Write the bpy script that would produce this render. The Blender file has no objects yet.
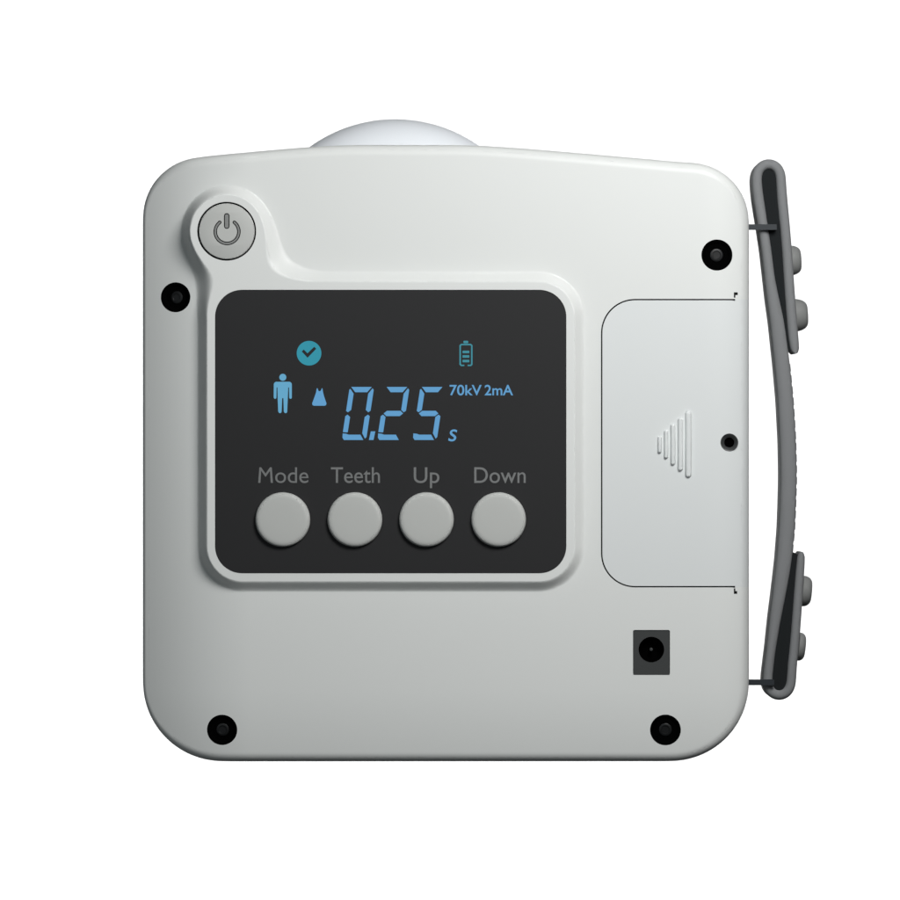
import bpy, math, random
import numpy as np
from mathutils import Vector
from mathutils.geometry import delaunay_2d_cdt, tessellate_polygon

random.seed(3)
S = 0.00025            # metres per photograph pixel (device about 15 cm wide)
D = 7500.0             # camera distance in the same pixel units
BASE = 760.0           # pixel row of the device's underside
sc = bpy.context.scene
C = sc.collection


def W(px, py, y=0.0):
    """drawing coordinates (px right, py down, y away from the camera) -> metres"""
    return ((px - 450.0) * S, y * S, (BASE - py) * S)


def deep(px, py, y):
    """where a thing y units behind the front plane really stands"""
    k = 1.0 + y / D
    return 450 + (px - 450) * k, 450 + (py - 450) * k


# ------------------------------------------------------------------ materials
def mat(name, col, rough=0.5, spec=0.3, bump=0.0, bscale=6000.0, mottling=0.0, emit=None, estr=0.0, coat=0.0):
    m = bpy.data.materials.new(name)
    m.use_nodes = True
    nt = m.node_tree
    b = nt.nodes['Principled BSDF']
    b.inputs['Base Color'].default_value = (*col, 1)
    b.inputs['Roughness'].default_value = rough
    b.inputs['Specular IOR Level'].default_value = spec
    if coat:
        b.inputs['Coat Weight'].default_value = coat
        b.inputs['Coat Roughness'].default_value = 0.25
    if emit:
        b.inputs['Emission Color'].default_value = (*emit, 1)
        b.inputs['Emission Strength'].default_value = estr
    tc = nt.nodes.new('ShaderNodeTexCoord')
    if mottling:
        n = nt.nodes.new('ShaderNodeTexNoise')
        n.inputs['Scale'].default_value = 55
        n.inputs['Detail'].default_value = 5
        nt.links.new(tc.outputs['Object'], n.inputs['Vector'])
        mr = nt.nodes.new('ShaderNodeMapRange')
        mr.inputs['To Min'].default_value = rough - mottling
        mr.inputs['To Max'].default_value = rough + mottling
        nt.links.new(n.outputs['Fac'], mr.inputs['Value'])
        nt.links.new(mr.outputs['Result'], b.inputs['Roughness'])
    if bump:
        n2 = nt.nodes.new('ShaderNodeTexNoise')
        n2.inputs['Scale'].default_value = bscale
        n2.inputs['Detail'].default_value = 2
        nt.links.new(tc.outputs['Object'], n2.inputs['Vector'])
        bp = nt.nodes.new('ShaderNodeBump')
        bp.inputs['Strength'].default_value = bump
        bp.inputs['Distance'].default_value = 0.00005
        nt.links.new(n2.outputs['Fac'], bp.inputs['Height'])
        nt.links.new(bp.outputs['Normal'], b.inputs['Normal'])
    return m


M = {
    'shell': mat('white_plastic', (0.765, 0.78, 0.762), 0.40, 0.30, bump=0.10, bscale=5000, mottling=0.04),
    'cover': mat('cool_white_plastic', (0.738, 0.762, 0.758), 0.40, 0.30, bump=0.10, bscale=5000, mottling=0.04),
    'rear': mat('blue_white_plastic', (0.80, 0.83, 0.865), 0.5, 0.15, mottling=0.04),
    'glass': mat('dark_panel', (0.024, 0.024, 0.025), 0.55, 0.18, bump=0.05, bscale=3000),
    'button': mat('grey_rubber', (0.52, 0.53, 0.51), 0.55, 0.25, bump=0.15, bscale=6000),
    'button_dark': mat('grey_rubber_recess', (0.25, 0.255, 0.25), 0.6, 0.2),
    'black': mat('black_plastic', (0.0015, 0.0015, 0.0015), 0.6, 0.0),
    'slot': mat('dark_gap', (0.012, 0.012, 0.012), 0.8, 0.05),
    'screw': mat('dark_steel', (0.007, 0.0075, 0.008), 0.45, 0.3),
    'cover_screw': mat('grey_steel', (0.045, 0.048, 0.048), 0.45, 0.35),
    'port': mat('port_plastic', (0.052, 0.055, 0.055), 0.6, 0.2, bump=0.1),
    'strap': mat('grey_webbing', (0.215, 0.22, 0.225), 0.75, 0.12, bump=0.45, bscale=3500),
    'stud': mat('grey_stud', (0.22, 0.225, 0.22), 0.6, 0.2, bump=0.2),
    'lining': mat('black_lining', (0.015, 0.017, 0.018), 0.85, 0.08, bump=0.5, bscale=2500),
    'lug': mat('blackened_wire', (0.022, 0.027, 0.032), 0.45, 0.35),
    'print': mat('grey_print', (0.20, 0.205, 0.205), 0.6, 0.1),
    'blue': mat('blue_light', (0.02, 0.03, 0.04), 0.6, 0.1, emit=(0.115, 0.345, 0.62), estr=0.90),
    'pale_blue': mat('pale_blue_light', (0.02, 0.03, 0.04), 0.6, 0.1, emit=(0.125, 0.39, 0.60), estr=0.90),
    'teal': mat('teal_light', (0.02, 0.03, 0.03), 0.6, 0.1, emit=(0.022, 0.285, 0.385), estr=0.90),
    'teal_dim': mat('teal_light_dim', (0.02, 0.03, 0.03), 0.6, 0.1, emit=(0.045, 0.29, 0.37), estr=0.80),
    'backdrop': mat('white_paper', (0.92, 0.92, 0.92), 0.9, 0.0),
}


# ------------------------------------------------------------------ objects
def obj(name, verts, faces, m, parent=None, normals=None, smooth=True, loc=None):
    me = bpy.data.meshes.new(name)
    me.from_pydata([tuple(v) for v in verts], [], [tuple(int(i) for i in f) for f in faces])
    me.validate()
    me.update()
    if smooth:
        me.polygons.foreach_set('use_smooth', [True] * len(me.polygons))
    if normals is not None:
        me.normals_split_custom_set_from_vertices([tuple(n) for n in normals])
    elif smooth:
        me.set_sharp_from_angle(angle=math.radians(38))
    me.materials.append(m)
    o = bpy.data.objects.new(name, me)
    C.objects.link(o)
    if parent is not None:
        o.parent = parent
    if loc is not None:
        o.location = loc
    return o


def twin(o, parent, loc):
    """a copy of a part with copies of its sub-parts"""
    c = o.copy()
    C.objects.link(c)
    c.parent = parent
    c.location = loc
    for ch in list(o.children):
        d = ch.copy()
        C.objects.link(d)
        d.parent = c
    return c


def arc(cx, cy, r, a0, a1, n):
    return [(cx + r * math.cos(math.radians(a0 + (a1 - a0) * i / n)),
             cy + r * math.sin(math.radians(a0 + (a1 - a0) * i / n))) for i in range(n + 1)]


def circle(cx, cy, r, n=72):
    return arc(cx, cy, r, 0, 360 - 360 / n, n - 1)


def rrect(x0, y0, x1, y1, r, n=14):
    return (arc(x0 + r, y0 + r, r, 180, 270, n) + arc(x1 - r, y0 + r, r, 270, 360, n)
            + arc(x1 - r, y1 - r, r, 0, 90, n) + arc(x0 + r, y1 - r, r, 90, 180, n))


def resample(pts, step, closed=True):
    p = np.array(pts, float)
    q = np.vstack([p, p[:1]]) if closed else p
    seg = np.hypot(*np.diff(q, axis=0).T)
    keep = np.concatenate([[True], seg > 1e-9])
    q = q[keep]
    s = np.concatenate([[0], np.cumsum(np.hypot(*np.diff(q, axis=0).T))])
    n = max(3, int(round(s[-1] / step)))
    t = np.linspace(0, s[-1], n + 1)
    out = np.stack([np.interp(t, s, q[:, 0]), np.interp(t, s, q[:, 1])], 1)
    return out[:-1] if closed else out


def inside(pts, poly):
    pts = np.asarray(pts, float)
    poly = np.asarray(poly, float)
    x, y = pts[:, 0], pts[:, 1]
    res = np.zeros(len(pts), bool)
    x0, y0 = poly[-1]
    for x1, y1 in poly:
        if y0 != y1:
            c = (y1 > y) != (y0 > y)
            res ^= c & (x < (x0 - x1) * (y - y1) / (y0 - y1) + x1)
        x0, y0 = x1, y1
    return res


class MB:
    """collects pieces for ONE mesh, in drawing coordinates"""
    def __init__(self):
        self.v, self.f = [], []

    def add(self, v, f):
        b = len(self.v)
        self.v += [tuple(p) for p in v]
        self.f += [tuple(b + i for i in q) for q in f]
        return self

    def lathe(self, prof, n=64, cx=0.0, cy=0.0):
        """prof: (radius, y) pairs, axis along y"""
        v, f, rows = [], [], []
        for r, y in prof:
            if r < 1e-6:
                rows.append([len(v)])
                v.append((cx, cy, y))
            else:
                rows.append(list(range(len(v), len(v) + n)))
                v += [(cx + r * math.cos(2 * math.pi * i / n), cy + r * math.sin(2 * math.pi * i / n), y) for i in range(n)]
        for a, b in zip(rows, rows[1:]):
            for i in range(n):
                j = (i + 1) % n
                q = [a[i % len(a)], b[i % len(b)], b[j % len(b)], a[j % len(a)]]
                u = []
                for k in q:
                    if k not in u:
                        u.append(k)
                if len(u) > 2:
                    f.append(u)
        return self.add(v, f)

    def slab(self, loops, y0, y1, walls=True):
        """flat plate between y0 (front) and y1: loops[0] outer, others holes"""
        loops = [[tuple(map(float, p)) for p in l] for l in loops]
        tris = tessellate_polygon([[Vector((p[0], p[1], 0)) for p in l] for l in loops])
        flat = [p for l in loops for p in l]
        self.add([(p[0], p[1], y0) for p in flat], tris)
        if walls:
            self.add([(p[0], p[1], y1) for p in flat], tris)
            for l in loops:
                n = len(l)
                self.add([(p[0], p[1], y0) for p in l] + [(p[0], p[1], y1) for p in l],
                         [(i, (i + 1) % n, n + (i + 1) % n, n + i) for i in range(n)])
        return self

    def build(self, name, m, parent=None, origin=(450.0, BASE, 0.0), loc=None, smooth=True, fix=True):
        ox, oy, od = origin
        o = obj(name, [((x - ox) * S, (y - od) * S, (oy - z) * S) for x, z, y in self.v], self.f, m, parent, smooth=False)
        if fix:
            import bmesh
            bm = bmesh.new()
            bm.from_mesh(o.data)
            bmesh.ops.remove_doubles(bm, verts=bm.verts, dist=1e-7)
            bmesh.ops.recalc_face_normals(bm, faces=bm.faces)
            bm.to_mesh(o.data)
            bm.free()
        if smooth:
            o.data.polygons.foreach_set('use_smooth', [True] * len(o.data.polygons))
            o.data.set_sharp_from_angle(angle=math.radians(38))
        if loc is not None:
            o.location = loc
        return o


# ------------------------------------------------------------------ the device
device = bpy.data.objects.new('handheld_dental_xray_unit', None)
device.empty_display_size = 0.05
C.objects.link(device)
device['label'] = 'white handheld dental x-ray unit with dark control display, round grey buttons and grey hand strap'
device['category'] = 'x-ray unit'

# ---- silhouette of the front shell
OUT = []
OUT += arc(203, 217, 60, 180, 262, 26)                    # top left corner
for x in range(214, 686, 6):                               # the shallow peak of the top edge
    k, u = (0.10 if x < 405 else 0.092), max(0.0, abs(x - 405) - 45)
    OUT.append((x, 144.9 + k * (math.hypot(u, 50) - 50)))
OUT += arc(690, 221.5, 59, 276, 360, 26)                  # top right corner
OUT += arc(671, 683.5, 78, 0, 92, 30)                       # bottom right
OUT += arc(222, 682.6, 79, 88, 180, 30)                     # bottom left
def set_back(x, y):
    return 31 * max(0, min(2, (250 - x) / 107)) ** 2 + 11 * max(0, min(2, (x - 694) / 55)) ** 3 + 8


OUT = [(450 + (x - 450) * (1 + set_back(x, y) / D), 450 + (y - 450) * (1 + set_back(x, y) / D)) for x, y in OUT]
OUT = resample(OUT, 2.4)
for _ in range(14):                                        # soften the kinks between the arcs
    OUT = 0.5 * OUT + 0.25 * (np.roll(OUT, 1, 0) + np.roll(OUT, -1, 0))
OUTN = np.roll(OUT, -1, 0) - np.roll(OUT, 1, 0)
OUTN = np.stack([-OUTN[:, 1], OUTN[:, 0]], 1)
OUTN /= np.linalg.norm(OUTN, axis=1)[:, None]
cen = OUT.mean(0)
if ((cen - OUT[0]) * OUTN[0]).sum() < 0:
    OUTN = -OUTN                                           # inward


def dist_out(P):
    """distance inward from the outline and its gradient"""
    P = np.asarray(P, float)
    A, B = OUT, np.roll(OUT, -1, 0)
    AB = B - A
    L2 = (AB ** 2).sum(1)
    d = np.full(len(P), 99.0)
    g = np.zeros((len(P), 2))
    box = (P[:, 0] < 235) | (P[:, 0] > 660) | (P[:, 1] < 235) | (P[:, 1] > 660)
    idx = np.nonzero(box)[0]
    for k in range(0, len(idx), 4000):
        ii = idx[k:k + 4000]
        p = P[ii]
        t = ((p[:, None, :] - A[None]) * AB[None]).sum(2) / L2[None]
        t = np.clip(t, 0, 1)
        q = A[None] + t[..., None] * AB[None]
        dd = np.hypot(p[:, None, 0] - q[..., 0], p[:, None, 1] - q[..., 1])
        j = dd.argmin(1)
        r = np.arange(len(ii))
        tt = t[r, j][:, None]
        n = OUTN[j] * (1 - tt) + OUTN[(j + 1) % len(OUT)] * tt
        d[ii] = dd[r, j]
        g[ii] = n / np.linalg.norm(n, axis=1)[:, None]
    return d, g


def sd_bezel(P):
    x, y = P[:, 0], P[:, 1]
    a = np.hypot(x - 227, y - 231.5) - 36.2
    cx, cy, hx, hy, r = 390.8, 431.7, 183.0, 149.4, 35
    qx, qy = np.abs(x - cx) - hx + r, np.abs(y - cy) - hy + r
    b = np.hypot(np.maximum(qx, 0), np.maximum(qy, 0)) + np.minimum(np.maximum(qx, qy), 0) - r
    k = 54 + 16 * np.clip((x - 227) / 36, 0, 1)              # a wider sweep on the screen side of the button
    h = np.maximum(k - np.abs(a - b), 0) / k
    return np.minimum(a, b) - h * h * k * 0.25


PLATEAU = -9.5
BW = 11.0                                                  # width of the bezel's outer wall


def base_h(P):
    x, y = P[:, 0], P[:, 1]
    l = np.clip((250 - x) / 107, 0, 2)
    r = np.clip((x - 694) / 55, 0, 2)
    b = np.clip((y - 690) / 70, 0, 2)
    h = 31 * l ** 2 + 11 * r ** 3 + 4 * b ** 2
    d = sd_bezel(P)
    t = 1 - np.clip(d / BW, 0, 1) ** 0.84
    s = t * t * (3 - 2 * t)
    return h * (1 - s) + PLATEAU * s


def height(P, d=None, g=None):
    P = np.asarray(P, float)
    if d is None:
        d, g = dist_out(P)
    e = 0.35
    h0 = base_h(P)
    gx = (base_h(P + [e, 0]) - base_h(P - [e, 0])) / (2 * e)
    gy = (base_h(P + [0, e]) - base_h(P - [0, e])) / (2 * e)
    # the edge is rounded tightly on the left and more on the other sides
    rx = np.where(g[:, 0] > 0, 3.5, 9.0)
    ry = np.where(g[:, 1] > 0, 11.0, 9.0)
    RF = rx * g[:, 0] ** 2 + ry * g[:, 1] ** 2 + 0.01
    u = np.clip(1 - d / RF, 0, 0.99995)
    f = RF * (1 - np.sqrt(1 - u * u))
    fd = -u / np.sqrt(1 - u * u)
    gx = gx + fd * g[:, 0]
    gy = gy + fd * g[:, 1]
    # surface y = h(x, py): outward normal faces the camera (-y); py runs down
    n = np.stack([gx, -np.ones(len(P)), -gy], 1)
    n /= np.linalg.norm(n, axis=1)[:, None]
    return h0 + f, n


def contour(level, step):
    """closed contour of the bezel field, star shaped about (250, 300)"""
    c = np.array([250.0, 300.0])
    pts = []
    N = 2600
    ang = np.arange(N) * 2 * np.pi / N
    dirs = np.stack([np.cos(ang), np.sin(ang)], 1)
    rs = np.arange(10, 470, 1.0)
    grid = c + dirs[:, None, :] * rs[None, :, None]
    v = sd_bezel(grid.reshape(-1, 2)).reshape(N, -1) - level
    j = (v > 0).argmax(1)
    lo, hi = rs[j - 1], rs[j]
    for _ in range(30):
        mid = (lo + hi) / 2
        m = sd_bezel(c + dirs * mid[:, None]) - level
        lo, hi = np.where(m > 0, lo, mid), np.where(m > 0, mid, hi)
    return resample(c + dirs * lo[:, None], step)


# ---- loops cut into the face
SCREWS = [(717, 255, 15.6), (175, 297, 15.0), (222, 730, 15.2), (665.5, 730, 15.4)]
BUTTON_R = 28.0
L_GLASS = resample(rrect(215.3, 290.0, 566.2, 573.2, 27), 2.5)
L_POWER = circle(227, 231.5, 29.4, 110)
L_PORT = resample(rrect(633, 630, 670, 675, 0.8, 3), 2.0)
L_CSCREW = circle(729.5, 442.5, 9.0, 48)
cov_o = [(735.2, 298.9)] + arc(635.0, 332.9, 34, 270, 180, 20) + arc(635.0, 553.4, 34, 180, 90, 20) + [(735.2, 587.4)]
cov_i = [(735.2, 300.3)] + arc(635.0, 332.9, 32.6, 270, 180, 20) + arc(635.0, 553.4, 32.6, 180, 90, 20) + [(735.2, 586.0)]
cov_o = resample(cov_o, 2.5, False)
cov_i = resample(cov_i, 2.5, False)
L_SLOT = np.vstack([cov_o, cov_i[::-1]])
COVER = np.vstack([cov_i, [(735.2, 587.2), (760, 587.2), (760, 299.1), (735.2, 299.1)]])
NOTCH = [np.array([(734.0, 292.2), (738.0, 292.2), (738.0, 295.0), (735.6, 295.0), (735.6, 297.6), (734.0, 297.6)]),
         np.array([(734.0, 588.6), (735.6, 588.6), (735.6, 591.2), (737.4, 591.2), (737.4, 594.0), (734.0, 594.0)])]

holes = [L_GLASS, np.array(L_POWER), L_PORT, np.array(L_CSCREW), L_SLOT] + NOTCH + [np.array(circle(*s, n=72)) for s in SCREWS]
B_OUT = contour(BW, 2.2)

pts, edges = [], []


def add_loop(l, closed=True):
    b = len(pts)
    pts.extend(map(tuple, l))
    n = len(l)
    edges.extend((b + i, b + (i + 1) % n) for i in range(n if closed else n - 1))


add_loop(OUT)
for l in holes:
    add_loop(l)
add_loop(B_OUT)
add_loop([(735.2 + 1.3 * i, 299.1) for i in range(18)], False)
add_loop([(735.2 + 1.3 * i, 587.2) for i in range(18)], False)
barrier = np.vstack([np.array(pts)])
extra = []
for d in (0.12, 0.4, 0.9, 1.6, 2.5, 3.6, 5, 6.6, 8.4, 10.4, 12.6, 15.5, 19):
    extra.append(OUT + OUTN * d)
for lv in np.arange(-3.0, BW - 0.5, 1.25):
    extra.append(contour(lv, 2.2))
gx, gy = np.meshgrid(np.arange(144, 752, 4.0), np.arange(140, 764, 3.464))
gx = gx + (np.arange(gx.shape[0]) % 2)[:, None] * 2.0
grid = np.stack([gx.ravel(), gy.ravel()], 1)
dg, _ = dist_out(grid)
sg = sd_bezel(grid)
grid = grid[inside(grid, OUT) & (dg > 20.5) & ((sg < -4.5) | (sg > BW + 1.8))]
extra.append(grid)
for r in (1.2, 3, 5.5):                                   # tidy rings round the round holes
    for cx, cy, rr in SCREWS + [(729.5, 442.5, 9.0)]:
        extra.append(np.array(circle(cx, cy, rr + r, 60)))
extra = np.vstack(extra)
# drop points crowding the cut loops or lying in the holes
ok = inside(extra, OUT)
for h in holes:
    ok &= ~inside(extra, h)
extra = extra[ok]
cell = {}
for p in barrier:
    cell.setdefault((int(p[0] // 4), int(p[1] // 4)), []).append(p)
outl = set(range(len(OUT)))
keep = []
bar_hole = barrier[len(OUT):]
cell = {}
for p in bar_hole:
    cell.setdefault((int(p[0] // 3), int(p[1] // 3)), []).append(p)
for i, (x, y) in enumerate(extra):
    cx, cy = int(x // 3), int(y // 3)
    good = True
    for a in (-1, 0, 1):
        for b in (-1, 0, 1):
            for p in cell.get((cx + a, cy + b), ()):
                if (p[0] - x) ** 2 + (p[1] - y) ** 2 < 0.8:
                    good = False
    if good:
        keep.append(i)
extra = extra[keep]
vin = [Vector(p) for p in pts] + [Vector(p) for p in extra]
vo, eo, fo, *_ = delaunay_2d_cdt(vin, edges, [], 0, 1e-5)
V2 = np.array([(v[0], v[1]) for v in vo])
F = np.array([f for f in fo if len(f) == 3])
cent = V2[F].mean(1)
live = inside(cent, OUT)
for h in holes:
    live &= ~inside(cent, h)
in_cover = inside(cent, COVER) & live
in_bezel = inside(cent, B_OUT) & live
in_shell = live & ~in_cover & ~in_bezel
H, N3 = height(V2)


def face_part(name, sel, m, parent):
    f = F[sel]
    used, inv = np.unique(f, return_inverse=True)
    f = inv.reshape(f.shape)
    p = V2[used]
    v = np.stack([(p[:, 0] - 450) * S, H[used] * S, (BASE - p[:, 1]) * S], 1)
    n = N3[used]
    # wind towards the camera
    a, b, c = v[f[:, 0]], v[f[:, 1]], v[f[:, 2]]
    fl = np.cross(b - a, c - a)[:, 1] > 0
    f[fl] = f[fl][:, ::-1]
    return v, f, n


def walls(loop, depth, inward_hole=True):
    """side wall of a cut, going down from the surface"""
    l = np.asarray(loop, float)
    h, _ = height(l)
    n = len(l)
    c = np.roll(l, -1, 0) - np.roll(l, 1, 0)
    nn = np.stack([c[:, 1], np.zeros(n), c[:, 0]], 1)
    nn /= np.maximum(np.linalg.norm(nn, axis=1), 1e-9)[:, None]
    area = (l[:, 0] * np.roll(l[:, 1], -1) - np.roll(l[:, 0], -1) * l[:, 1]).sum()
    # in (px, py) coordinates the left normal of a loop with positive area points inward
    sgn = 1 if area > 0 else -1
    nx, nz = -c[:, 1] * sgn, -(c[:, 0]) * sgn
    nn = np.stack([nx, np.zeros(n), nz], 1)
    nn /= np.maximum(np.linalg.norm(nn, axis=1), 1e-9)[:, None]
    v = [((x - 450) * S, hh * S, (BASE - y) * S) for (x, y), hh in zip(l, h)]
    v += [((x - 450) * S, (hh + depth) * S, (BASE - y) * S) for (x, y), hh in zip(l, h)]
    f = [(i, (i + 1) % n, n + (i + 1) % n, n + i) for i in range(n)]
    return np.array(v), f, np.vstack([nn, nn])


def joined(name, pieces, m, parent):
    vs, fs, ns, b = [], [], [], 0
    for v, f, n in pieces:
        vs.append(v)
        ns.append(n)
        fs += [tuple(b + int(i) for i in q) for q in f]
        b += len(v)
    return obj(name, np.vstack(vs), fs, m, parent, normals=np.vstack(ns))


pieces = [face_part('shell', in_shell, M['shell'], device)]
for s in SCREWS:
    pieces.append(walls(circle(*s, n=72), 10))
pieces.append(walls(L_PORT, 14))
pieces.append(walls(cov_o.tolist() + cov_i[::-1].tolist(), 5))
for l in NOTCH:
    pieces.append(walls(l, 4))
# side walls running back, then the rounded rear edge
ring_h, ring_n = height(OUT, np.zeros(len(OUT)), OUTN)
rings = [(OUT, ring_h)]
for inset, y in ((0, 62), (0.4, 63), (1.3, 63.6), (1.3, 65.6), (0.4, 66.2), (0, 67.2), (0, 96), (2, 106), (7, 115), (15, 121), (30, 125), (60, 127)):
    rings.append((OUT + OUTN * inset, np.full(len(OUT), float(y))))
n = len(OUT)
sv = [((p[0] - 450) * S, h * S, (BASE - p[1]) * S) for r, hh in rings for p, h in zip(r, hh)]
sf = [(k * n + i, k * n + (i + 1) % n, (k + 1) * n + (i + 1) % n, (k + 1) * n + i) for k in range(len(rings) - 1) for i in range(n)]
sv.append((0, 128 * S, (BASE - 450) * S))
sf += [((len(rings) - 1) * n + i, (len(rings) - 1) * n + (i + 1) % n, len(sv) - 1) for i in range(n)]
out3 = np.stack([-OUTN[:, 0], np.zeros(n), OUTN[:, 1]], 1)
sn = [out3, out3]
for k, (inset, y) in enumerate(((0.4, 63), (1.3, 63.6), (1.3, 65.6), (0.4, 66.2), (0, 67.2), (0, 96), (2, 106), (7, 115), (15, 121), (30, 125), (60, 127))):
    w = {96: 0.0, 106: 0.35, 115: 0.75, 121: 1.3, 125: 4, 127: 20}.get(y, 0)
    q = out3 + np.array([0, w, 0])
    sn.append(q / np.linalg.norm(q, axis=1)[:, None])
sn.append(np.array([[0, 1, 0]]))
pieces.append((np.array(sv), sf, np.vstack(sn)))
joined('shell', pieces, M['shell'], device)

joined('display_bezel', [face_part('b', in_bezel, M['shell'], device), walls(L_GLASS, 4), walls(L_POWER, 9)], M['shell'], device)
cover = joined('battery_cover', [face_part('c', in_cover, M['cover'], device), walls(L_CSCREW, 8)], M['cover'], device)

# dark strip standing in for the shade at the bottom of the seam round the cover, and of its two small notches
g = MB()
gl = np.vstack([cov_o, cov_i[::-1]])
hh = 3.6
g.slab([gl + np.array([0.0, 0.0])], hh, hh + 2)
for l in NOTCH:
    h0, _ = height(l)
    g.slab([l], float(h0.mean()) + 1.2, float(h0.mean()) + 3)
g.build('seam_shade', M['slot'], cover)

# grip ridges on the cover: capsules with a rounded top
def ridge(cx, y0, y1, w):
    r = w / 2
    cap = arc(cx, y0 + r, r, 180, 360, 10) + arc(cx, y1 - r, r, 0, 180, 10)
    cap = np.array(cap)
    mid = np.stack([np.full(len(cap), cx), np.clip(cap[:, 1], y0 + r, y1 - r)], 1)
    m = MB()
    rows = []
    for t, y in ((1.42, 0.4), (1.12, -1.3), (0.94, -2.5), (0.76, -3.0), (0.5, -3.25), (0.15, -3.35)):
        p = mid + (cap - mid) * t
        rows.append([(a, b, y) for a, b in p])
    nn = len(cap)
    v = [q for rr in rows for q in rr]
    f = [(k * nn + i, k * nn + (i + 1) % nn, (k + 1) * nn + (i + 1) % nn, (k + 1) * nn + i) for k in range(len(rows) - 1) for i in range(nn)]
    f.append([(len(rows) - 1) * nn + i for i in range(nn)])
    return m.add(v, f).build('grip_ridge', M['cover'], cover)


for cx, y0, y1, w in ((659.6, 436.6, 452.8, 3.3), (666.1, 430.4, 458.2, 3.5), (672.9, 424.4, 464.6, 4.0), (680.3, 418.2, 470.6, 4.4), (688.3, 411.6, 477.0, 5.2)):
    ridge(cx, y0, y1, w)

# screw in the cover
h0 = float(height(np.array([[729.5, 442.5]]))[0][0])
cs = MB().lathe([(9.0, 6), (8.9, 0.7), (8.0, 0.9), (6.9, 1.6), (5.4, 3.2), (5.1, 3.4), (5.0, 7.5), (0, 7.5)], 48)
cscrew = cs.build('screw', M['cover_screw'], cover, origin=(0, 0, 0), loc=W(729.5, 442.5, h0))
MB().lathe([(4.95, 3.6), (4.7, 6.4), (0, 6.6)], 40).build('socket', M['black'], cscrew, origin=(0, 0, 0))

# corner screws: black plugs sunk into the shell, a hex socket in each
plug0 = None
for cx, cy, r in SCREWS:
    h0, n0 = height(np.array([[cx, cy]]))
    if plug0 is None:
        plug0 = MB().lathe([(15.5, 8), (15.45, 1.2), (14.2, 1.3), (12.6, 2.0), (11.4, 3.4), (6.6, 3.6), (0, 3.6)], 72).build('screw', M['black'], device, origin=(0, 0, 0))
        MB().lathe([(6.5, 3.7), (6.4, 2.8), (5.9, 2.5), (4.2, 2.5), (3.9, 2.8), (3.7, 3.3), (0, 3.35)], 6 * 8).build('screw_head', M['screw'], plug0, origin=(0, 0, 0))
        p = plug0
        p.location = W(cx, cy, float(h0[0]))
    else:
        p = twin(plug0, device, W(cx, cy, float(h0[0])))
    nrm = Vector(n0[0])
    p.rotation_mode = 'QUATERNION'
    p.rotation_quaternion = Vector((0, -1, 0)).rotation_difference(nrm)
    k = r / 15.5
    p.scale = (k, 1, k)

# charging port
port = MB().slab([rrect(633.15, 630.15, 669.85, 674.85, 0.8, 3), circle(651.4, 649.6, 12.8, 64)], 1.0, 12).build('charging_port', M['port'], device)
MB().lathe([(12.75, 1.5), (12.4, 2.0), (12.2, 14), (0, 14)], 64, 651.4, 649.6).build('socket', M['black'], port)
MB().lathe([(1.7, 13.9), (1.7, 5.6), (1.2, 5.1), (0, 5.0)], 24, 651.4, 649.6).build('pin', M['cover_screw'], port)

# ---- display panel
GL = -8.7
gp = MB()
gp.slab([rrect(215.4, 290.1, 566.1, 573.1, 26.9, 18)], GL, GL + 6)
panel = gp.build('display_panel', M['glass'], device)
INK = GL - 0.12


def shape(name, loops_list, m, y=INK, parent=None, thick=0.1):
    b = MB()
    for loops in loops_list:
        b.slab(loops, y, y + thick)
    return b.build(name, m, parent or panel, smooth=False)


def words(name, text, x0, x1, cap_y, base_y, m, bold=0.0, shear=0.0):
    """printed words set in the built-in font and fitted to their box"""
    cu = bpy.data.curves.new(name, 'FONT')
    cu.body = text
    cu.offset = bold
    cu.shear = shear
    cu.resolution_u = 6
    t = bpy.data.objects.new(name, cu)
    C.objects.link(t)
    bpy.context.view_layer.update()
    me = bpy.data.meshes.new_from_object(t.evaluated_get(bpy.context.evaluated_depsgraph_get()))
    bpy.data.objects.remove(t)
    xs = [v.co.x for v in me.vertices]
    lo, hi = min(xs), max(xs)
    tops = max(v.co.y for v in me.vertices)
    cap = CAP if text[0].isupper() or text[0].isdigit() else tops
    if text == 's':
        lob = min(v.co.y for v in me.vertices)
    else:
        lob = 0.0
    vs = []
    if text[0] == 'M':                                     # splay the legs of the capital
        mw = max(v.co.x for v in me.vertices if v.co.y > CAP * 0.92 and v.co.x < lo + (hi - lo) * 0.4)
        mc = (lo + mw) / 2
        for v in me.vertices:
            if v.co.x <= mw + 1e-4:
                v.co.x = mc + (v.co.x - mc) * (1.03 - 0.17 * max(0, v.co.y) / CAP)
    for v in me.vertices:
        px = x0 + (v.co.x - lo) / (hi - lo) * (x1 - x0)
        py = base_y + (v.co.y - lob) / (cap - lob) * (cap_y - base_y)
        vs.append(W(px, py, INK))
    fs = [list(p.vertices) for p in me.polygons]
    bpy.data.meshes.remove(me)
    o = obj(name, vs, fs, m, panel, smooth=False)
    return o


def cap_height():
    cu = bpy.data.curves.new('probe', 'FONT')
    cu.body = 'U'
    t = bpy.data.objects.new('probe', cu)
    C.objects.link(t)
    bpy.context.view_layer.update()
    me = bpy.data.meshes.new_from_object(t.evaluated_get(bpy.context.evaluated_depsgraph_get()))
    bpy.data.objects.remove(t)
    h = max(v.co.y for v in me.vertices)
    bpy.data.meshes.remove(me)
    bpy.data.curves.remove(cu)
    return h


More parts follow.
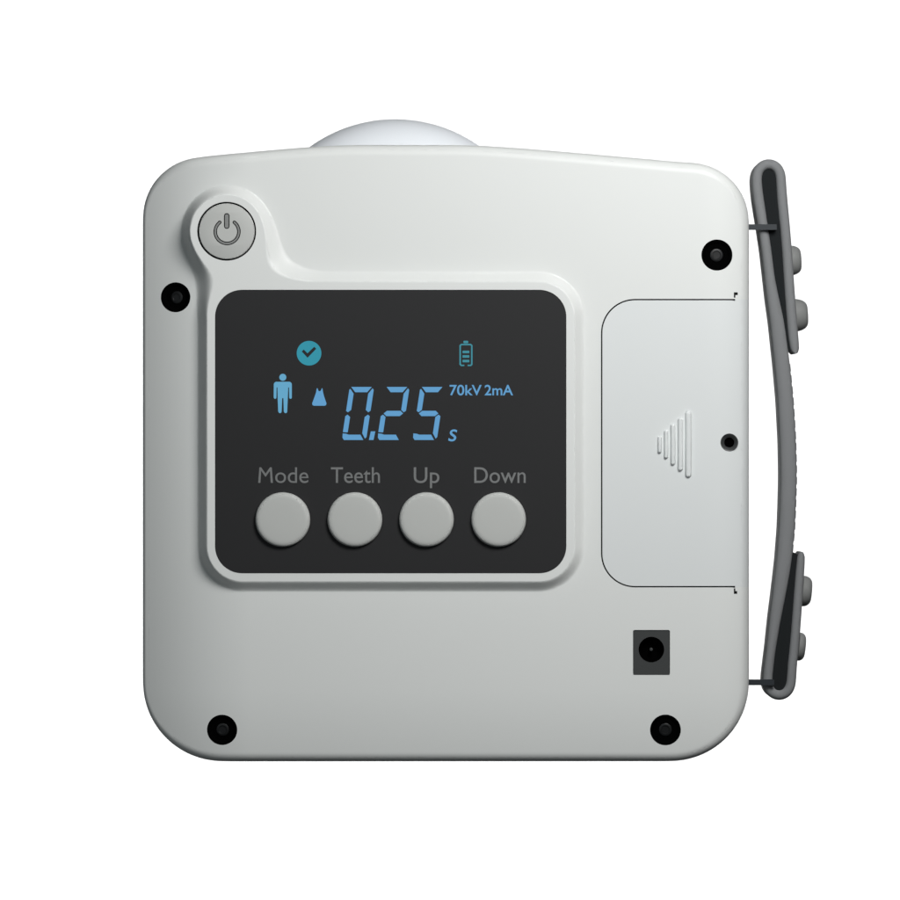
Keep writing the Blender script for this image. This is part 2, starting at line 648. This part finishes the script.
CAP = cap_height()
words('button_caption', 'Mode', 258.6, 308.6, 467.3, 482.8, M['print'])['label'] = 'grey printed word Mode'
words('button_caption', 'Teeth', 331.0, 380.0, 467.3, 482.8, M['print'], 0.003)['label'] = 'grey printed word Teeth'
words('button_caption', 'Up', 413.8, 439.4, 467.3, 482.8, M['print'], 0.003)['label'] = 'grey printed word Up'
words('button_caption', 'Down', 474.2, 525.6, 467.3, 482.8, M['print'], 0.003)['label'] = 'grey printed word Down'
words('voltage_reading', '70kV', 449.6, 481.6, 385.2, 395.2, M['blue'], 0.013)
words('current_reading', '2mA', 484.6, 513.0, 385.2, 395.2, M['blue'], 0.013)
words('seconds_sign', 's', 448.2, 457.2, 429.4, 441.4, M['blue'], 0.0, 0.2)

# seven segment digits
TOP, BOT = 387.0, 440.0


def sl(x, y):
    return (x + (BOT - y) * 0.152, y)


def digit(x0, on):
    w, t, g = 24.4, 5.3, 0.55
    H2 = (TOP + BOT) / 2
    seg = {
        'a': [(0.9 + g, TOP), (w - 1.8 - g, TOP), (w - t - 0.3 - g, TOP + t), (t + 0.4 + g, TOP + t)],
        'g': [(1.9 + g, H2), (t - 0.4 + g, H2 - t / 2), (w - t + 0.4 - g, H2 - t / 2), (w - 1.9 - g, H2), (w - t + 0.4 - g, H2 + t / 2), (t - 0.4 + g, H2 + t / 2)],
        'd': [(0.0, BOT - 6.6), (0.4, BOT - 2.4), (2.2, BOT), (w - 2.2 - g, BOT), (w - t - 0.6 - g, BOT - t), (t + 0.4 + g, BOT - t), (3.6, BOT - 6.2)],
        'f': [(0, TOP + 2.2 + g), (1.0, TOP + 1.4 + g), (t - .4, TOP + t + 0.9 + g), (t - .4, H2 - t / 2 - 0.9), (2.0, H2 - 0.6 - g), (0, H2 - 2.0 - g)],
        'b': [(w, TOP + 2.4 + g), (w - 1.4, TOP + 0.8 + g), (w - t + .4, TOP + t + 0.9 + g), (w - t + .4, H2 - t / 2 - 0.9), (w - 2.0, H2 - 0.6 - g), (w, H2 - 2.2 - g)],
        'e': [(0, BOT - 7.4 - g), (0.0, H2 + 2.2 + g), (2.0, H2 + 0.6 + g), (t - .4, H2 + t / 2 + 0.9), (t - .4, BOT - t - 1.9 - g), (3.8, BOT - 7.0 - g)],
        'c': [(w, BOT - 2.4 - g), (w, H2 + 2.2 + g), (w - 2.0, H2 + 0.6 + g), (w - t + .4, H2 + t / 2 + 0.9), (w - t + .4, BOT - t - 0.9 - g), (w - 1.4, BOT - 0.8 - g)],
    }
    return shape('digit', [[[sl(x0 + x, y) for x, y in seg[k]]] for k in on], M['blue'])


digit(341.8, 'abcdef')['label'] = 'blue lit digit 0'
digit(377.2, 'abged')['label'] = 'blue lit digit 2'
digit(412.4, 'afgcd')['label'] = 'blue lit digit 5'
shape('decimal_point', [[[(370.9, 431.4), (375.4, 431.4), (373.6, 440), (369.0, 440)]]], M['blue'])

# tick badge
tick = [(301.9, 351.6), (303.9, 349.6), (307.6, 353.4), (314.4, 346.9), (316.4, 348.9), (307.7, 357.9)]
shape('tick_badge', [[circle(309.2, 353.3, 12.3, 64), tick]], M['teal'])

# standing figure
pers = [[circle(283, 377.4, 3.5, 28)]]
body = [(277.6, 381.9)] + arc(276.8, 384.6, 2.8, 270, 180, 5)[::1] + [(273.9, 397.4)] + arc(275.3, 397.6, 1.3, 180, 10, 5) + \
       [(276.8, 387.6), (277.6, 387.4), (277.9, 399.5), (278.4, 411.4)] + arc(280.2, 411.6, 1.6, 170, 0, 5) + \
       [(282.4, 398.2), (283.6, 398.2), (284.0, 411.6)] + arc(285.8, 411.6, 1.6, 170, 10, 5) + \
       [(287.9, 399.5), (288.4, 387.4), (289.2, 387.6), (289.4, 397.4)] + arc(290.7, 397.6, 1.3, 170, 0, 5) + \
       [(292.0, 384.6)] + arc(289.2, 384.6, 2.8, 0, -90, 5)
pers.append([body])
shape('person_icon', pers, M['pale_blue'])

# lead apron / dress sign
shape('apron_icon', [[[(316.9, 388.4), (317.7, 388.3), (318.4, 390.2)] + arc(319.7, 389.9, 1.4, 160, 20, 5)[::1] +
                      [(321.2, 390.2), (321.9, 388.3), (322.6, 388.4), (323.2, 392.5), (324.3, 396.6), (326.6, 403.4), (326.2, 405.2),
                       (324.8, 405.8), (314.2, 405.8), (312.7, 405.2), (312.3, 403.4), (314.8, 396.6), (316.2, 392.5)]]], M['blue'])

# battery sign
bt = [[rrect(463.4, 340.9, 468.2, 343.4, 0.8, 4)]]
bt.append([[(459.4, 345.4), (461.0, 343.9), (471.0, 343.9), (472.5, 345.4), (472.5, 364.8), (471.0, 366.2), (467.6, 366.2), (467.6, 364.8), (470.3, 364.8),
            (471.0, 364.1), (471.0, 346.0), (470.3, 345.4), (461.6, 345.4), (460.9, 346.0), (460.9, 364.1), (461.6, 364.8), (464.3, 364.8), (464.3, 366.2), (461.0, 366.2), (459.4, 364.8)]])
for y0 in (350.8, 355.3, 359.9):
    bt.append([rrect(462.5, y0, 469.3, y0 + 2.5, 0.4, 3)])
shape('battery_icon', bt, M['teal_dim'])

# ---- four push buttons on the panel
prof = [(27.3, GL - 0.02), (27.3, -11.2), (27.1, -12.6), (26.55, -13.8), (25.7, -14.7), (24.6, -15.3), (23.2, -15.65), (21.5, -15.8), (12, -15.95), (0, -16.0)]
btn0 = MB().lathe(prof, 96).build('push_button', M['button'], device, origin=(0, 0, 0), loc=W(283, 519.5))
for cx, word in ((355, 'Teeth'), (426.5, 'Up'), (498.5, 'Down')):
    twin(btn0, device, W(cx, 519.5))

# ---- power button, its sign sunk into the cap
PB = -8.7
ring = arc(227.3, 231.9, 13.6, -52, 232, 44) + arc(227.3, 231.9, 11.8, 232, 232, 1)[:0] + \
       arc(227.3 + 11.8 * math.cos(math.radians(232)), 231.9 + 11.8 * math.sin(math.radians(232)), 1.8, 232, 412, 8)[1:-1] + \
       arc(227.3, 231.9, 10.0, 232, -52, 44) + \
       arc(227.3 + 11.8 * math.cos(math.radians(-52)), 231.9 + 11.8 * math.sin(math.radians(-52)), 1.8, 128, 308, 8)[1:-1]
bar = arc(227.0, 216.2, 2.8, 180, 360, 8) + arc(227.0, 226.4, 2.8, 0, 180, 8)


def shrink(loop, r):
    l = np.array(loop)
    c = np.roll(l, -1, 0) - np.roll(l, 1, 0)
    nn = np.stack([-c[:, 1], c[:, 0]], 1)
    nn /= np.maximum(np.linalg.norm(nn, axis=1), 1e-9)[:, None]
    area = (l[:, 0] * np.roll(l[:, 1], -1) - np.roll(l[:, 0], -1) * l[:, 1]).sum()
    return l + nn * (r if area > 0 else -r)


pb = MB()
pb.slab([circle(227, 231.5, 26.9, 96), ring, bar], PB, PB + 2.6, walls=False)
for l in (ring, bar):
    nn = len(l)
    pb.add([(x, y, PB) for x, y in l] + [(x, y, PB + 2.6) for x, y in l], [(i, (i + 1) % nn, nn + (i + 1) % nn, nn + i) for i in range(nn)])
pb.lathe([(26.9, PB), (27.5, PB + 0.25), (27.9, PB + 0.9), (28.0, PB + 8)], 96, 227, 231.5)
power = pb.build('power_button', M['button'], device)
sg_ = MB()
for l in (ring, bar):
    sg_.slab([shrink(l, 0.95)], PB + 0.7, PB + 2.6)
sg_.build('power_symbol', M['button_dark'], power)
MB().slab([circle(227, 231.5, 27.2, 64)], PB + 2.7, PB + 4).build('button_backing', M['slot'], power, smooth=False)
MB().slab([circle(227, 231.5, 30.6, 72), circle(227, 231.5, 27.4, 72)], PB + 4.2, PB + 6).build('button_gap', M['slot'], power, smooth=False)

# ---- rounded housing of the tube behind the shell, showing above it
hx, hy = deep(395, 264.8, 78)
R = 145.8 * (1 + 78 / D)
hp = [(0, 34.0), (R - 62, 34.2)]
for i in range(1, 19):
    a = math.radians(90 * i / 18)
    hp.append((R - 60 + 60 * math.sin(a), 34.5 + 48 * (1 - math.cos(a))))
hp += [(R, 150), (R - 3, 210), (R - 12, 226), (R - 30, 234), (0, 236)]
MB().lathe(hp, 160, hx, hy).build('tube_housing', M['rear'], device)

# ---- strap lugs: wire loops on the right side wall, round the strap
YF = 24.0                                                  # depth of the strap's front edge


def lug(py, th, x1, name='strap_lug'):
    b = MB()
    def box(x0, x1_, y0, y1, z0, z1, r=0.9):
        l = rrect(x0, z0, x1_, z1, r, 4)
        b.slab([l], y0, y1)
    def p(x):
        return deep(x, py, 12)
    xa, yy = deep(746, py, YF)
    xb, _ = deep(x1, py, YF)
    box(xa - 6, xb, YF - 5.5, YF - 0.6, yy - th / 2, yy + th / 2)
    box(xb - 4.2, xb - 0.01, YF - 0.62, YF + 74, yy - th / 2 + .3, yy + th / 2 - .3)
    xa, yy = deep(746, py, YF + 76)
    xb, _ = deep(x1, py, YF + 76)
    box(xa - 6, xb, YF + 74.02, YF + 79, yy - th / 2 + .6, yy + th / 2 - .6)
    return b.build(name, M['lug'], device)


lug(227.2, 5.6, 776.6)
lug(682.2, 5.8, 774.0)

# ---- hand strap
ST = [(795.4, 353.6, 8.0), (794.6, 347, 9.6), (793.2, 335, 10.4), (792.3, 325, 10.3), (790.3, 300, 10.3), (787.0, 250, 10.0), (784.8, 225, 10.2), (782.4, 200, 10.3), (781.2, 184, 10.0)]
ST += [(768.8 + 12.3 * math.cos(math.radians(a)), 175.2 + 12.3 * math.sin(math.radians(a)), 10.0) for a in range(-4, -181, -11)]
ST += [(757.0, 185, 10.2), (758.8, 200, 10.5), (762.0, 220, 10.2), (766.5, 250, 10), (770, 280, 10.4), (773.2, 300, 12.4), (777, 320, 14), (780.6, 350, 15),
       (781.9, 360, 15.2), (785.7, 400, 15.6), (788.0, 440, 16), (788.8, 475, 16.2), (788.0, 505, 16), (787, 530, 15.8), (785.8, 542, 15.5), (784.3, 560, 15.2),
       (781.5, 580, 14.2), (778.4, 600, 12.8), (775.1, 620, 11.4), (772.4, 640, 10.0), (770.7, 652, 9.3), (768.8, 668, 9.5)]
ST += [(779.2 + 12.1 * math.cos(math.radians(a)), 684.3 + 12.1 * math.sin(math.radians(a)), 9.8) for a in range(186, -1, -11)]
ST += [(792.4, 664, 9.4), (794.6, 645, 9.5), (797.6, 605, 9.2), (799.4, 580, 9), (800.9, 560, 8.4), (801.4, 552, 7.2)]
ST = np.array(ST)
# denser, rounded path
s = np.concatenate([[0], np.cumsum(np.hypot(*np.diff(ST[:, :2], axis=0).T))])
tt = np.linspace(0, s[-1], int(s[-1] / 1.6))
path = np.stack([np.interp(tt, s, ST[:, k]) for k in range(3)], 1)
for _ in range(25):
    path[1:-1] = 0.5 * path[1:-1] + 0.25 * (path[:-2] + path[2:])
T = np.gradient(path[:, :2], axis=0)
T /= np.linalg.norm(T, axis=1)[:, None]
NN = np.stack([-T[:, 1], T[:, 0]], 1)
HALF, MIDY = 36.0, YF + 36.0
sect = []                                                  # unit cross-section: (across in half thickness, y)
for i in range(9):
    a = math.radians(180 - 180 * i / 8)
    sect.append((math.cos(a), -HALF + 5.0 - 5.0 * math.sin(a)))
for i in range(9):
    a = math.radians(180 * i / 8)
    sect.append((math.cos(a), HALF - 5.0 + 5.0 * math.sin(a)))
b = MB()
v, f = [], []
m_ = len(sect)
rng = np.random.RandomState(5)
wob = np.convolve(rng.randn(len(path) + 40), np.ones(41) / 41, 'valid') * 1.2
ends = len(path)
for i, ((x, y, th), nn) in enumerate(zip(path, NN)):
    e = min(i, ends - 1 - i)
    k = min(1.0, 0.45 + 0.55 * math.sqrt(max(0, min(1, e / 3.0))))
    for u, yy in sect:
        d = MIDY + yy
        w = th / 2 * k * u
        px, py = deep(x + nn[0] * w, y + nn[1] * w, YF + 3)
        v.append((px, py, d + wob[i] * 0.35))
for i in range(ends - 1):
    for j in range(m_):
        f.append((i * m_ + j, i * m_ + (j + 1) % m_, (i + 1) * m_ + (j + 1) % m_, (i + 1) * m_ + j))
f.append(list(range(m_)))
f.append([(ends - 1) * m_ + j for j in range(m_)])
strap = b.add(v, f).build('hand_strap', M['strap'], device)

# stitches along the grip's outer face
sm = MB()
for py in np.arange(368, 548, 11.2):
    i = int(np.argmin(np.abs(path[:, 1] - py) + 1000 * (np.arange(len(path)) < 150)))
    x, y, th = path[i]
    nn = NN[i] if NN[i][0] > 0 else -NN[i]
    tx = np.array([-nn[1], nn[0]])
    p0 = np.array([x, y]) + nn * (th / 2 - 0.4)
    q = [p0 - tx * 4.4, p0 - tx * 3.6 + nn * 1.0, p0 + tx * 3.6 + nn * 1.0, p0 + tx * 4.4]
    for ya in (YF + 6, YF + 33, YF + 62):
        sm.slab([[deep(a, c, YF + 3) for a, c in q]], ya, ya + 3)
sm.build('stitching', M['strap'], strap)

# dark lining filling both end loops
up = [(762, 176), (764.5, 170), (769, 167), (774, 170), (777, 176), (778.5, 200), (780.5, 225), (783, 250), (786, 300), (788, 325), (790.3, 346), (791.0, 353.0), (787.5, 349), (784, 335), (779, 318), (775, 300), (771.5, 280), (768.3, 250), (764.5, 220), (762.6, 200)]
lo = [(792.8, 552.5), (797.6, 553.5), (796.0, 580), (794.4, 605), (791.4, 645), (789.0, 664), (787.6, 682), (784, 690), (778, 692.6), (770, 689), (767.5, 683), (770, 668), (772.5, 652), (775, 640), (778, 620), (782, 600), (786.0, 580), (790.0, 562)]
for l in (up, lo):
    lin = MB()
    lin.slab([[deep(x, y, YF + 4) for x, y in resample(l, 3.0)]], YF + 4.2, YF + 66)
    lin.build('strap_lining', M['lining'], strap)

# press studs on the outer faces of the two ends
sp = [(16.2, -3.0), (16.2, 0.0), (16.0, 2.2), (15.5, 4.4), (14.7, 6.6), (13.4, 8.8), (11.6, 10.5), (9.6, 11.4), (7.4, 11.75), (0, 11.8)]


def stud(px, py, tilt, r, hgt):
    """px: outer face of the strap; tilt: degrees the axis leans below horizontal"""
    x, y = deep(px, py, MIDY)
    bb = MB()
    bb.lathe([(a * r / 16.2, c * hgt / 11.8) for a, c in sp], 56)
    a = math.radians(tilt)
    q = []
    for u, w, h in bb.v:                                    # lathe axis (y) -> tilted x axis
        X = x + h * math.cos(a) - w * math.sin(a)
        Y = y + h * math.sin(a) + w * math.cos(a)
        q.append((X, Y, MIDY - 8 + u))
    bb.v = q
    return bb.build('press_stud', M['stud'], strap)


stud(791.2, 260.6, -3, 15.0, 9.8)
stud(795.4, 315.4, -3, 16.4, 12.2)
stud(803.9, 591.0, 5, 15.4, 7.6)
stud(799.6, 646.5, 6, 14.2, 5.6)

# ------------------------------------------------------------------ setting
bd = obj('backdrop', [(-0.62, 0.95, -0.45), (0.62, 0.95, -0.45), (0.62, 0.95, 0.62), (-0.62, 0.95, 0.62),
                      (-0.62, 0.97, -0.45), (0.62, 0.97, -0.45), (0.62, 0.97, 0.62), (-0.62, 0.97, 0.62)],
         [(0, 1, 2, 3), (4, 7, 6, 5), (0, 4, 5, 1), (3, 2, 6, 7), (0, 3, 7, 4), (1, 5, 6, 2)], M['backdrop'], smooth=False)
bd['kind'] = 'structure'
bd['label'] = 'plain bright white studio backdrop behind the unit'

cam = bpy.data.cameras.new('camera')
cam.lens = 300
cam.sensor_width = 36
cam.clip_start = 0.01
cam.clip_end = 50
co = bpy.data.objects.new('camera', cam)
co.location = (0, -D * S, (BASE - 450) * S)
co.rotation_euler = (math.radians(90), 0, 0)
C.objects.link(co)
sc.camera = co


def area(name, loc, target, sx, sy, power, col=(1, 1, 1)):
    l = bpy.data.lights.new(name, 'AREA')
    l.shape = 'RECTANGLE'
    l.size, l.size_y = sx, sy
    l.energy = power
    l.color = col
    o = bpy.data.objects.new(name, l)
    C.objects.link(o)
    o.location = loc
    o.rotation_euler = (Vector(target) - Vector(loc)).to_track_quat('-Z', 'Y').to_euler()
    return o


Z0 = (BASE - 450) * S
area('key_lamp', (0.13, -0.30, Z0 + 0.21), (0.0, 0, Z0), 0.14, 0.14, 1.39, (1.0, 1.0, 0.995))
area('fill_lamp', (-0.45, -0.75, Z0 + 0.12), (0, 0, Z0), 0.4, 0.4, 0.74, (0.88, 0.97, 1.0))
area('backdrop_lamp', (-0.72, 0.42, 0.1), (-0.46, 0.95, 0.1), 0.12, 1.4, 12.0)
area('backdrop_lamp', (0.72, 0.42, 0.1), (0.46, 0.95, 0.1), 0.12, 1.4, 12.0)

w = bpy.data.worlds.new('World')
sc.world = w
w.use_nodes = True
bg = w.node_tree.nodes['Background']
bg.inputs['Color'].default_value = (0.9, 0.96, 1.0, 1)
bg.inputs['Strength'].default_value = 0.032

sc.view_settings.view_transform = 'Standard'
sc.view_settings.look = 'None'
sc.view_settings.exposure = 0
sc.view_settings.gamma = 1
sc.cycles.max_bounces = 8
sc.cycles.use_denoising = True
